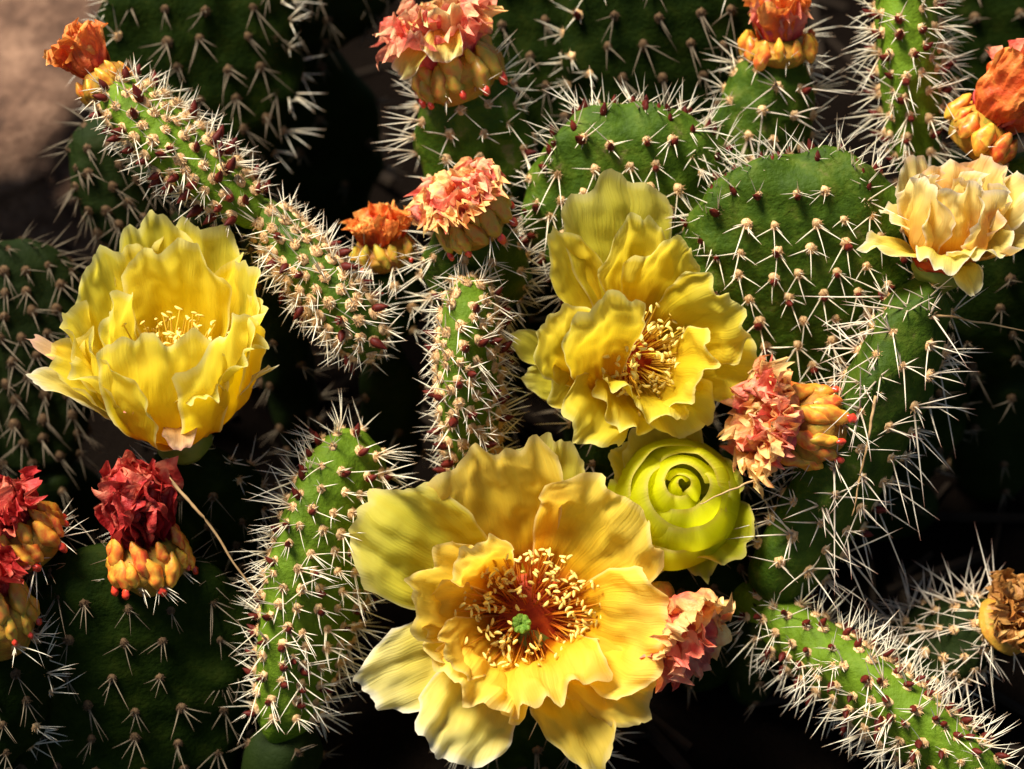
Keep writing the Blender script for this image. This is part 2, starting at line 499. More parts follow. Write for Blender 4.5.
def frame_mat(pos, nrm, upv, scale):
    z = nrm.normalized()
    y = (upv - z * upv.dot(z))
    if y.length < 1e-6: y = z.orthogonal()
    y.normalize()
    x = y.cross(z)
    m = Matrix((x, y, z)).transposed().to_4x4()
    return Matrix.Translation(pos) @ m @ Matrix.Diagonal((scale, scale, scale, 1))

def add_areole(root, pos, nrm, upv, scale, kind, leafp, spin=0.25):
    m = frame_mat(pos - root.location, nrm, upv, scale)
    m = m @ Matrix.Rotation(rv(-spin, spin), 4, 'Z')
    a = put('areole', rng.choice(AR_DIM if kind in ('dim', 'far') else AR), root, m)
    put('spines', rng.choice(SP[kind]), a, Matrix.Diagonal((rng.choice((-1, 1)) * 1.0, 1, 1, 1)) if False else Matrix.Rotation(rv(-.45, .45), 4, 'Z') @ Matrix.Rotation(rv(-.2, .2), 4, 'X') @ Matrix.Scale(rv(.75, 1.12), 4))
    if rng.random() < leafp:
        lm = Matrix.Translation((rv(-1.5, 1.5), -4.0, 1.4)) @ Matrix.Rotation(rv(.0, .55) * -1, 4, 'X') @ Matrix.Rotation(rv(-.3, .3), 4, 'Y')
        put('leaf', rng.choice(LF), a, lm)
    return a

# ------------------------------------------------------------------ cactus pads
def pad_geom(base, tip, wid, thk, nrm, ctrl=None, neck=0.35):
    """returns surf(t, phi) arrays for an obovate flattened pad; all in metres"""
    base, tip, nrm = np.array(base), np.array(tip), np.array(nrm)
    c = (base + tip) / 2 if ctrl is None else np.array(ctrl)
    def spine(t):
        t = np.asarray(t)[..., None]
        return base * (1 - t) ** 2 + c * 2 * t * (1 - t) + tip * t ** 2
    def tang(t):
        t = np.asarray(t)[..., None]
        d = 2 * (1 - t) * (c - base) + 2 * t * (tip - c)
        return d / np.linalg.norm(d, axis=-1, keepdims=True)
    def prof(t):
        t = np.asarray(t)
        a = neck + (1 - neck) * np.sin(np.clip(t / 0.62, 0, 1) * math.pi / 2) ** 1.2
        e = np.sqrt(np.clip(1 - np.clip((t - 0.55) / 0.45, 0, 1) ** 2.3, 0, 1))
        b = np.sqrt(np.clip(t / 0.06, 0, 1))
        return a * e * b
    def surf(t, phi):
        t = np.asarray(t, float); phi = np.asarray(phi, float)
        T = tang(t)
        sd_ = np.cross(T, nrm)
        sd_ /= np.linalg.norm(sd_, axis=-1, keepdims=True)
        nn = np.cross(sd_, T)
        p = prof(t)
        cw, sw = np.cos(phi), np.sin(phi)
        cx = np.sign(cw) * np.abs(cw) ** 0.92
        return spine(t) + sd_ * (cx * p * wid / 2)[..., None] + nn * (sw * np.sqrt(p) * np.minimum(1, p * 2.2 + .02) * thk / 2)[..., None]
    return surf, tang

def surf_normal(surf, t, phi, ctr):
    e = 1e-3
    p = surf(t, phi)
    a = surf(min(t + e, 1), phi) - surf(max(t - e, 0), phi)
    b = surf(t, phi + e) - surf(t, phi - e)
    n = np.cross(a, b)
    l = np.linalg.norm(n)
    n = n / l if l > 1e-14 else np.array(ctr)
    return p, n

def build_pad(root, base, tip, wid, thk, nrm, mat, spacing, kind, rimkind, leafp, ctrl=None, asc=1.0, neck=.35, name='pad', tmin=.1, seed=0, jit=.18, rimline=True, rimd=.5):
    surf, tang = pad_geom(base, tip, wid, thk, nrm, ctrl, neck)
    # areole lattice
    pts = []
    tt = np.linspace(0.0, 1.0, 240)
    ln = np.linalg.norm(np.diff(surf(tt, np.full(240, math.pi / 2)), axis=0), axis=1)
    cum = np.concatenate([[0], np.cumsum(ln)])
    total = cum[-1]
    rows = int(total / (spacing * 0.84))
    for r in range(rows + 1):
        s = (r + 0.5) / (rows + 1) * total
        t = float(np.interp(s, cum, tt))
        if t < tmin: continue
        ph = np.linspace(0, 2 * math.pi, 181)
        ring = surf(np.full(181, t), ph)
        seg = np.linalg.norm(np.diff(ring, axis=0), axis=1)
        wgt = 1 + 0.55 * np.abs(np.cos(ph[:-1])) ** 4
        cw = np.concatenate([[0], np.cumsum(seg * wgt)])
        n = max(1, int(round(cw[-1] / spacing)))
        for q in range(n):
            x = ((q + (0.5 if r % 2 else 0) + rng.uniform(-jit, jit)) / n % 1) * cw[-1]
            p_ = float(np.interp(x, cw, ph))
            pts.append((min(.995, max(.02, t + rng.uniform(-jit, jit) * spacing / total * .5)), p_))
    if rimline:
        for ph0 in (0.0, math.pi):
            tr_ = np.linspace(.3, .998, 200)
            ed = surf(tr_, np.full(200, ph0))
            c2 = np.concatenate([[0], np.cumsum(np.linalg.norm(np.diff(ed, axis=0), axis=1))])
            nn_ = int(c2[-1] / (spacing * rimd))
            for q in range(nn_):
                t = float(np.interp((q + .5 + rng.uniform(-.25, .25)) / nn_ * c2[-1], c2, tr_))
                p_ = ph0 + (1 if ph0 == 0 else -1) * rng.choice((-.35, -.05, .2, .45, .75)) + rng.uniform(-.12, .12)
                pos = surf(t, p_)
                pts = [z for z in pts if len(z) == 3 or np.linalg.norm(surf(z[0], z[1]) - pos) > spacing * .36]
                pts.append((t, p_, 1))
    out = []
    for t, p_ in (z[:2] for z in pts):
        p, n = surf_normal(surf, t, p_, (0, 0, 1))
        ctr = surf(t, 0.0) * .5 + surf(t, math.pi) * .5
        if np.dot(n, p - ctr) < 0: n = -n
        out.append((p, n, t, p_))
    # body
    nt_, nphi = 56, 64
    ts = 1 - (1 - np.linspace(0, 1, nt_)) ** 1.35
    ts = np.clip(ts, 0.0005, 0.9995)
    TT, PP = np.meshgrid(ts, np.linspace(0, 2 * math.pi, nphi, endpoint=False), indexing='ij')
    G = surf(TT.ravel(), PP.ravel())
    C = (surf(TT.ravel(), np.zeros(TT.size)) + surf(TT.ravel(), np.full(TT.size, math.pi))) / 2
    if out:
        A = np.array([o[0] for o in out]); AN = np.array([o[1] for o in out])
        d2 = ((G[:, None, :] - A[None]) ** 2).sum(-1)
        g = np.exp(-d2 / (2 * (spacing * .30) ** 2))
        amp = spacing * 0.17
        G = G + (g[:, :, None] * AN[None]).sum(1) * amp
        out = [(p + n * amp * .9, n, t, q) for p, n, t, q in out]
    vs = [tuple(v) for v in (G - np.array(root.location))]
    fs = []
    for i in range(nt_ - 1):
        for j in range(nphi):
            fs.append((i * nphi + j, i * nphi + (j + 1) % nphi, (i + 1) * nphi + (j + 1) % nphi, (i + 1) * nphi + j))
    fs.append(tuple(range(nphi))[::-1]); fs.append(tuple((nt_ - 1) * nphi + j for j in range(nphi)))
    put(name, mesh(name, vs, fs, mat), root)
    # areoles that can be seen
    for p, n, t, q in out:
        P_, N_ = Vector(p), Vector(n)
        tc = (CAM - P_).normalized()
        if N_.dot(tc) < -0.35: continue
        x, y = to_px(P_)
        if not (-60 < x < 1084 and -60 < y < 830): continue
        if P_.z < 0.004: continue
        rim = abs(math.cos(q)) > 0.80 or t > 0.86
        T = Vector(tang(t))
        add_areole(root, P_, N_, T, asc * KSz(P_) * rng.uniform(.85, 1.15), rimkind if rim else kind, leafp if rim else leafp * .55)

def KSz(P):
    return S * ((CAM - P).dot(BK)) / D0

def cactus(base, tip, wid, thk, nrm, label, mat='flesh', sp=34, kind='face', rimkind='rim', leafp=.3, ctrl=None, stem=True, asc=1.0, neck=.35, stem_w=None, stem_off=(0, 0), grp=None):
    wb, wt = W(*base), W(*tip)
    k = KS((base[2] + tip[2]) / 2)
    nv_ = V(*nrm).normalized()
    foot = Vector((wb.x + stem_off[0] * S, wb.y + stem_off[1] * S, -0.006))
    need = stem and wb.z > 0.012
    root = empty('cactus_pad', foot if need else wb)
    tag(root, label, 'cactus pad', grp or 'prickly pear pads of the clump')
    build_pad(root, wb, wt, wid * k, thk * k, nv_, M[mat], sp * k, kind, rimkind, leafp, None if ctrl is None else W(*ctrl), asc, neck, rimd=.24 if (wid > 190 and leafp > .5) else (.36 if wid > 140 else .55))
    if need:
        sw = (stem_w or wid * .62) * k
        d = (wt - wb).normalized()
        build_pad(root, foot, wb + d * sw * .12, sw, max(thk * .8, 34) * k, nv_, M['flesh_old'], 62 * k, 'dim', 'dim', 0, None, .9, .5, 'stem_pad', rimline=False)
    return root

PADS = {}
def EO(a, b, zz=.15):          # edge-on normal for a pad running from a to b on the picture
    dx, dy = b[0] - a[0], -(b[1] - a[1])
    l = math.hypot(dx, dy)
    return (dy / l, -dx / l, zz)

F = (0.0, -0.5, 0.86)
# bright, young, edge-on pads
cactus((268, 226, -62), (108, 84, -55), 105, 52, EO((268, 226), (108, 84), .25), 'narrow young pad with maroon leaves carrying the withered orange flower beside the boulder', 'flesh_young', 21, 'young', 'young', .6, stem_off=(0, 60), asc=1.18)
cactus((252, 200, -72), (376, 352, -40), 95, 50, EO((252, 200), (376, 352), .25), 'short spiny pad drooping from the end of another pad, tip pointing down', 'flesh', 20, 'young', 'young', .38, stem=False, asc=1.18)
cactus((474, 505, -125), (467, 282, -30), 100, 50, (1, 0.02, .35), 'slim upright pad bristling with short spines above the largest golden flower', 'flesh_young', 21, 'young', 'young', .5, asc=1.18)
cactus((278, 748, -95), (356, 432, -62), 140, 66, (.84, -.05, .54), 'bright green leaning pad with long spines left of the largest golden flower', 'flesh_young', 24, 'rim', 'rim', .5)
cactus((918, 190, -175), (902, -55, -110), 105, 56, (1, 0.05, .3), 'upright pad with maroon leaves behind the fading peach flower', 'flesh_young', 25, 'rim', 'rim', .85)
cactus((728, 584, -135), (1000, 792, 10), 120, 60, EO((728, 584), (1000, 792), .3), 'pad with dense maroon leaves at its tip lying low below the lime bud', 'flesh_young', 24, 'rim', 'rim', .75, stem=False)
# broad pads seen face on
cactus((806, 415, -170), (796, 162, -30), 236, 72, (.0, -.58, .81), 'broad rounded pad with spiny lit rim between the double yellow flower and peach flower', 'flesh', 33, 'face', 'rim', .85, asc=1.0)
cactus((632, 330, -190), (630, 112, -75), 205, 64, (.05, -.58, .81), 'rounded pad with maroon leaves along its rim directly behind the double yellow flower', 'flesh', 30, 'face', 'rim', .85, asc=1.0)
cactus((680, 190, -290), (684, -60, -175), 225, 56, (.05, -.64, .76), 'broad dark green pad left of the small pad with an orange withered flower', 'flesh_shade_tint', 38, 'far', 'rim', .1)
cactus((520, 230, -330), (520, -45, -240), 200, 56, (.05, -.66, .74), 'shaded green pad behind the large withered pink and orange flower', 'flesh_shade_tint', 38, 'far', 'rim', .05)
cactus((205, 215, -320), (195, -60, -230), 190, 56, (.2, -.62, .75), 'blurred broad pad with pale drooping spines beside the brown boulder', 'flesh_shade_tint', 38, 'far', 'rim', .0)
cactus((110, 850, -170), (140, 556, -45), 265, 60, (.08, -.74, .66), 'large dark pad carrying the single wet red withered flower', 'flesh_shade_tint', 44, 'far', 'far', .0)
cactus((-30, 680, -70), (14, 536, -22), 130, 50, (.2, -.5, .82), 'dark pad carrying the upper of two red and yellow withered flowers', 'flesh_shade_tint', 36, 'far', 'rim', .0)
cactus((-40, 790, -60), (-6, 628, -5), 130, 50, (.2, -.5, .82), 'dark pad carrying the lower of two red and yellow withered flowers', 'flesh_shade_tint', 36, 'far', 'rim', .0)
# other pads
cactus((738, 230, -220), (780, 52, -140), 86, 60, (.1, -.4, .88), 'small upright pad topped by a rounded orange withered flower', 'flesh', 32, 'old', 'rim', .1)
cactus((762, 600, -95), (928, 282, -28), 108, 66, (.8, .42, .5), 'old curved pad with very long white spines under the fading peach flower', 'flesh', 36, 'old', 'old', .05, ctrl=(872, 452, -60), asc=1.12, neck=.7)
cactus((845, 680, -210), (1000, 622, -95), 84, 50, (.2, .5, .8), 'dim pad with long spines ending in a dried brown flower', 'flesh_old', 24, 'old', 'old', .0)
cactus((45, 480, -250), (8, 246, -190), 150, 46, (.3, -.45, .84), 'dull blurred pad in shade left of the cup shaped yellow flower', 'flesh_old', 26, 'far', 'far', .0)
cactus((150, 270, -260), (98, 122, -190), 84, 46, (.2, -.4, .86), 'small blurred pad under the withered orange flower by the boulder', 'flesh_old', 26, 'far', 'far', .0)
cactus((215, 610, -210), (192, 452, -92), 130, 50, (.1, -.5, .86), 'shaded pad beneath the cup shaped yellow flower', 'flesh_shade_tint', 38, 'far', 'rim', .0)
cactus((476, 330, -170), (474, 226, -58), 92, 58, (.0, -.5, .86), 'small pad under the frilly pink and yellow withered flower', 'flesh', 30, 'rim', 'rim', .1)
cactus((388, 345, -190), (382, 252, -140), 78, 52, (.0, -.5, .86), 'small shaded pad under the dim orange withered flower', 'flesh_shade_tint', 32, 'rim', 'rim', .0)
cactus((985, 150, -380), (985, -60, -300), 170, 48, F, 'dark blurred pad standing behind the pad with maroon leaves', 'flesh_shade_tint', 40, 'dim', 'dim', .0)
cactus((1020, 380, -240), (1000, 235, -150), 150, 48, (-.1, -.5, .86), 'shaded pad behind the fading peach flower', 'flesh_shade_tint', 42, 'dim', 'far', .0)
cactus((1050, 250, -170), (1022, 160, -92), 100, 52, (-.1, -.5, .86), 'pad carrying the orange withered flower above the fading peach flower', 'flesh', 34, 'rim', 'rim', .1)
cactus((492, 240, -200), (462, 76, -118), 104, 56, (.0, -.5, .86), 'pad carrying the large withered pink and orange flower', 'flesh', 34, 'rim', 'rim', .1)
cactus((540, 830, -230), (532, 662, -82), 140, 54, (.0, -.5, .86), 'shaded pad beneath the largest golden flower', 'flesh_shade_tint', 38, 'far', 'rim', .0)
cactus((655, 560, -240), (632, 384, -100), 140, 54, (.1, -.5, .86), 'shaded pad carrying the double yellow flower', 'flesh_shade_tint', 38, 'far', 'rim', .0)
cactus((705, 690, -220), (682, 520, -95), 120, 54, (.1, -.5, .86), 'shaded pad carrying the lime yellow half open bud', 'flesh_shade_tint', 38, 'dim', 'dim', .0)
cactus((300, 60, -440), (262, -60, -330), 240, 54, F, 'far shaded pad at the back of the clump', 'flesh_old', 40, 'far', 'far', .0)  # made wider so that its shadow covers a sunlit soil gap

cactus((890, 500, -330), (862, 340, -205), 170, 52, (.05, -.6, .8), 'added pad deep behind the long spined pad, shading the soil', 'flesh_shade_tint', 42, 'dim', 'dim', .0)  # extra pad, mostly hidden, added to block the sun from the soil

# ------------------------------------------------------------------ petals
def petal_mesh(org, B, T, half, axis, b1=0.0, b2=0.0, cup=.25, ruf=.08, tipr=.28, base=.28, mat='p_gold', roll=0.0, crumple=0.0, mucro=.03, nu=32, nv=28, frq=3.0, fold=0.0, curl=0.0, k=S, tw=0.0):
    d = (T - B)
    Ln = d.length
    d = d / Ln
    side = axis.cross(d)
    if side.length < 1e-4: side = d.orthogonal()
    side.normalize()
    if roll: side = Matrix.Rotation(roll, 3, d) @ side
    nin = d.cross(side) * 1.0            # towards the inside / viewer
    if nin.dot(axis) < 0 and abs(roll) < .9: nin = -nin
    P0, P3 = B, T
    P1 = B.lerp(T, .33) + nin * (b1 * Ln)
    P2 = B.lerp(T, .70) + nin * (b2 * Ln)
    sx, sy, sz = rv(0, 50), rv(0, 50), rv(0, 50)
    ph = [rv(0, 6.28) for _ in range(4)]
    def bez(t):
        a = 1 - t
        return P0 * (a ** 3) + P1 * (3 * a * a * t) + P2 * (3 * a * t * t) + P3 * (t ** 3)
    def dbez(t):
        a = 1 - t
        return ((P1 - P0) * (3 * a * a) + (P2 - P1) * (6 * a * t) + (P3 - P2) * (3 * t * t)).normalized()
    vs, uv, fs = [], [], []
    hw = half
    for i in range(nu + 1):
        u = -1 + 2 * i / nu
        e = mnoise.fractal(Vector((u * 2.3 + sx, sy, 0)), 1.0, 2.0, 3)
        lmax = 1 - tipr * abs(u) ** 2.4 + 0.07 * e + mucro * math.exp(-(u / .08) ** 2)
        for j in range(nv + 1):
            v = j / nv
            l = v * lmax
            c = bez(min(l, 1.0)) + (dbez(1.0) * ((l - 1) * Ln) if l > 1 else Vector())
            tg = dbez(min(l, 1))
            sdl = (side - tg * side.dot(tg)).normalized()
            if tw: sdl = Matrix.Rotation(tw * l, 3, tg) @ sdl
            nn = tg.cross(sdl)
            if nn.dot(nin) < 0: nn = -nn
            w = hw * (base + (1 - base) * math.sin(min(1, l / .74) * math.pi / 2) ** 1.15)
            # arc cross-section: cup is the half angle of the arc
            ca = cup * (1.0 - .25 * l)
            if abs(ca) > .02:
                R_ = w / ca
                off = sdl * (R_ * math.sin(ca * u)) + nn * (R_ * (1 - math.cos(ca * u)))
            else:
                off = sdl * (w * u)
            edge = (v ** 2.2) * (.35 + .65 * max(abs(u) ** 1.5, v ** 4))
            wave = math.sin(frq * u * 2.4 + ph[0]) * .6 + .4 * math.sin(frq * 1.9 * u * 2.4 + ph[1] + 1.5 * v)
            nz = mnoise.fractal(Vector((u * 1.7 + sx, v * 2.2 + sy, sz)), 1.0, 2.0, 3)
            off += nn * (hw * ruf * (edge * wave * 1.3 + nz * (.5 + v)))
            if fold: off -= nn * (hw * fold * math.exp(-(u / .16) ** 2) * v)
            if curl:    # margin rolled back
                off -= nn * (hw * curl * max(0, v - .72) ** 2 * 9)
            p = c + off
            if crumple:
                q = (p - org) / k
                f1, f2 = .05, .13
                a1 = crumple * k * (.35 + .65 * v)
                nv1 = mnoise.noise_vector(q * f1 + Vector((sx, sy, sz)))
                nv2 = mnoise.noise_vector(q * f2 + Vector((sy, sz, sx)))
                p = p + nv1 * (a1 * 1.35) + nv2 * (a1 * .22)
            vs.append(p - org)
            uv.append((i / nu, v))
    for i in range(nu):
        for j in range(nv):
            a = i * (nv + 1) + j
            fs.append((a, a + nv + 1, a + nv + 2, a + 1))
    return mesh('petal', vs, fs, M[mat], uv)

def solid_of_revolution(org, p0, p1, radii, mat, ns=20, wob=.06, name='receptacle', lobes=0):
    ax = (p1 - p0)
    L_ = ax.length
    ax = ax / L_
    s1 = ax.orthogonal().normalized(); s2 = ax.cross(s1)
    nk = 18
    vs, fs = [], []
    sdd = rv(0, 90)
    xs = np.linspace(0, 1, len(radii))
    for k in range(nk + 1):
        t = k / nk
        r = float(np.interp(t, xs, radii))
        for q in range(ns):
            a = 2 * math.pi * q / ns
            d = s1 * math.cos(a) + s2 * math.sin(a)
            f = 1 + wob * mnoise.noise(d * 2.5 + Vector((sdd, t * 4, 0))) + (0.12 * math.cos(lobes * a) if lobes else 0)
            vs.append(p0 + ax * (L_ * t) + d * (r * f) - org)
    for k in range(nk):
        for q in range(ns):
            fs.append((k * ns + q, k * ns + (q + 1) % ns, (k + 1) * ns + (q + 1) % ns, (k + 1) * ns + q))
    fs.append(tuple(range(ns))[::-1]); fs.append(tuple(nk * ns + q for q in range(ns)))
    return mesh(name, vs, fs, mat)

# stamens (shared meshes, in pixels, growing along +z)
def make_filament(h, lean, mat):
    vs, fs, uv = [], [], []
    cone_strip(vs, fs, uv, Vector((0, 0, 0)), Vector((lean, 0, 1)), h, 0.75, Vector((lean * .3, rv(-.1, .1), 0)), 5, 5, .5)
    d = Vector((lean, 0, 1)).normalized()
    return mesh('stamen', vs, fs, mat, uv), d * h + Vector((lean * .3, 0, 0)) * h
def make_anther(r=1.0):
    vs, fs = [], []
    ns, nk = 7, 7
    L_ = 7.5 * rv(.85, 1.25)
    bend = rv(-1.8, 1.8)
    for k in range(nk + 1):
        t = k / nk
        rad = 1.75 * r * (max(0, math.sin(math.pi * min(.98, max(.02, t)))) ** .45)
        for q in range(ns):
            a = 2 * math.pi * q / ns
            vs.append((L_ * (t - .5), rad * math.cos(a) + bend * math.sin(math.pi * t), rad * .75 * math.sin(a) + .6))
    for k in range(nk):
        for q in range(ns):
            fs.append((k * ns + q, (k + 1) * ns + q, (k + 1) * ns + (q + 1) % ns, k * ns + (q + 1) % ns))
    return mesh('anther', vs, fs, M['anther'])
ANT = [make_anther() for _ in range(8)]
FIL = {m: [make_filament(h, l, M[m]) for h in (34, 44, 54) for l in (-.15, .05, .25)] for m in ('filament', 'filament_y')}

def stamens(root, base, axis, n, r_in, r_out, spread, k, fm='filament', hs=1.0, sect=None):
    ax = axis.normalized()
    s1 = ax.orthogonal().normalized(); s2 = ax.cross(s1)
    for i in range(n):
        a = rv(0, 6.283) if sect is None else rv(*sect)
        f = math.sqrt(rv(0, 1))
        r = (r_in + (r_out - r_in) * f)
        d = s1 * math.cos(a) + s2 * math.sin(a)
        p = base + d * (r * .42 * k) - ax * (2 * k)
        dirn = (ax + d * spread * (.25 + .75 * f)).normalized()
        fmesh, tip = rng.choice(FIL[fm])
        hsc = hs * rv(.8, 1.15)
        o = put('stamen', fmesh, root, frame_mat(p - root.location, dirn, s2 if rng.random() < .5 else s1, k * hsc))
        rot = Matrix.Rotation(rv(0, 6.28), 4, 'Z') @ Matrix.Rotation(rv(-.7, .7), 4, 'Y')
        put('anther', rng.choice(ANT), o, Matrix.Translation(tip) @ rot @ Matrix.Diagonal((1 / hsc, 1 / hsc, 1 / hsc, 1)))

def stigma(root, pos, axis, r, k):
    ax = axis.normalized()
    s1 = ax.orthogonal().normalized(); s2 = ax.cross(s1)
    org = root.location
    st = put('pistil', solid_of_revolution(org, pos - ax * 36 * k, pos + ax * 1 * k, [4.5 * k, 5 * k, 5 * k], M['stigma'], 12, name='pistil'), root)
    for i in range(8):
        a = 2 * math.pi * i / 8 + rv(-.1, .1)
        d = s1 * math.cos(a) + s2 * math.sin(a)
        p0 = pos + d * (r * .12 * k) - ax * 2 * k
        p1 = pos + d * (r * .72 * k) + ax * (r * .55 * k)
        put('stigma_lobe', solid_of_revolution(org, p0, p1, [2.5 * k, 4.3 * k, 4.6 * k, 3.6 * k, .4 * k], M['stigma'], 10, .25, name='stigma_lobe'), st)

def throat(root, base, axis, r, h, k):
    ax = axis.normalized()
    put('throat', solid_of_revolution(root.location, base - ax * 4 * k, base + ax * h * k, [r * k, r * 1.05 * k, r * .9 * k, r * .25 * k], M['throat'], 24, .2, name='throat'), root)

def flower(name, label, cat, grp, base, axis, petals, pad_at, recep=(10, 26), crm=3.4):
    """base: where the petals spring from (px, py, z); petals: (tip px, py, z, half width px, b1, b2, cup, ruffle, mat, extra)"""
    org = W(*pad_at)
    root = empty(name, org)
    tag(root, label, cat, grp)
    k = KS(base[2])
    Bc = W(*base)
    ax = V(*axis).normalized()
    for pt in petals:
        tx, ty, tz, half, b1, b2, cup, ruf, mat = pt[:9]
        ex = dict(pt[9]) if len(pt) > 9 else {}
        T = W(tx, ty, tz)
        b_over = ex.pop('B', None)
        d = T - Bc
        rad = d - ax * d.dot(ax)
        if b_over is not None:
            B = W(*b_over)
        else:
            B = Bc + rad.normalized() * (recep[1] * .62 * k)
        put('petal', petal_mesh(org, B, T, half * k, ax, b1, b2, cup, ruf * 1.15, mat=mat, k=k, **dict(dict(crumple=crm), **ex)), root)
    p1 = Bc + ax * 4 * k
    put('receptacle', solid_of_revolution(org, org - (p1 - org).normalized() * 8 * k, p1, [recep[0] * k, recep[0] * 1.2 * k, min(recep[1], 32) * .9 * k, min(recep[1], 32) * .85 * k, 8 * k], M['recep']), root)
    return root, Bc, ax, k

# ---- the largest golden flower
g = 'p_gold'
big = [
    (360, 512, 6, 62, -.04, .08, .25, .12, 'p_green', dict(tipr=.22)),
    (362, 690, -20, 44, .05, .10, .25, .10, 'p_pale', dict(tipr=.3)),
    (440, 758, -8, 50, .08, .10, .30, .14, 'p_pale', dict(tipr=.25)),
    (602, 768, 0, 44, .08, .12, .45, .14, 'p_gold', dict(tipr=.5, mucro=.05)),
    (549, 440, -18, 46, -.16, -.06, .5, .08, 'p_green', dict(tipr=.2)),
    (650, 712, -2, 48, .06, .12, .3, .16, g, dict(tipr=.35)),
    (482, 448, 10, 70, -.14, -.04, .40, .12, g, dict(tipr=.18)),
    (630, 498, 14, 72, -.16, -.02, .45, .13, g, dict(tipr=.22, fold=-.05)),
    (668, 640, 24, 66, -.10, .08, .35, .14, g, dict(tipr=.25, curl=.10)),
    (556, 690, 44, 56, -.12, .14, .30, .20, g, dict(tipr=.10, curl=.25, mucro=.08)),
    (470, 700, 28, 54, -.08, .12, .30, .18, g, dict(tipr=.15, curl=.2)),
    (446, 660, 36, 34, -.16, -.02, .5, .12, g, dict(tipr=.2)),
    (415, 585, 44, 54, -.24, -.02, .65, .12, g, dict(tipr=.22, curl=.1)),
    (424, 636, 18, 48, -.14, .05, .4, .14, g, dict(tipr=.3)),
    (474, 556, 58, 34, -.34, -.05, .55, .10, g, dict(tipr=.25, curl=.35)),
]
r1, B1, A1, k1 = flower('cactus_flower', 'largest golden flower, wide open with a green stigma and red throat', 'flower', 'yellow cactus flowers',
                       (530, 615, -62), (-.02, .05, 1), big, (532, 668, -92), (12, 34))
stamens(r1, B1 + A1 * 4 * k1, A1, 270, 6, 72, 1.25, k1, hs=1.05)
throat(r1, B1, A1, 40, 14, k1)
stigma(r1, B1 + A1 * 44 * k1 + V(-8 * k1, -6 * k1, 0), A1, 13, k1)

# ---- the double yellow flower right of centre
l = 'p_lemon'
dbl = [
    (612, 180, -30, 60, -.10, -.02, .35, .08, 'p_green', dict(tipr=.2)),
    (554, 232, -8, 34, -.12, -.06, .5, .10, l, dict(tipr=.5, mucro=.06)),
    (640, 216, 10, 40, -.18, -.06, .6, .14, l, dict(tipr=.4, fold=.15)),
    (676, 240, 12, 40, -.16, -.02, .5, .14, l, dict(tipr=.35)),
    (736, 308, 26, 52, -.20, .04, .5, .14, l, dict(tipr=.3, curl=.15)),
    (708, 372, 36, 46, -.14, .04, .5, .14, l, dict(tipr=.25, curl=.1)),
    (650, 415, 40, 48, -.10, .10, .5, .12, l, dict(tipr=.25)),
    (602, 302, 70, 48, -.28, .02, .6, .10, l, dict(tipr=.2, B=(608, 400, -25), curl=.2)),
    (622, 428, 16, 40, -.06, .08, .5, .12, l, dict(tipr=.25)),
    (548, 318, 42, 44, -.22, -.02, .7, .10, l, dict(tipr=.25, B=(590, 385, -25))),
    (580, 436, 30, 42, -.08, .12, .6, .14, l, dict(tipr=.3, curl=.3)),
    (552, 398, 14, 40, -.2, -.06, .5, .10, l, dict(tipr=.3)),
    (762, 362, -22, 42, .04, .06, .35, .10, l, dict(tipr=.3)),
    (700, 430, -14, 40, .06, .10, .4, .12, 'p_green', dict(tipr=.3)),
    (512, 336, -60, 18, -.1, .0, .5, .08, 'p_green', dict(tipr=.5, B=(570, 365, -70))),
    (520, 378, -60, 20, -.1, .0, .5, .08, 'p_green', dict(tipr=.5, B=(580, 385, -70))),
]
r2, B2, A2, k2 = flower('cactus_flower', 'yellow flower with upright folded petals and a pale green back petal', 'flower', 'yellow cactus flowers',
                       (632, 358, -62), (.32, .0, .94), dbl, (632, 396, -108), (12, 32))
stamens(r2, B2 + A2 * 6 * k2, A2, 170, 4, 48, .75, k2, 'filament_y', .95)
throat(r2, B2, A2, 36, 14, k2)

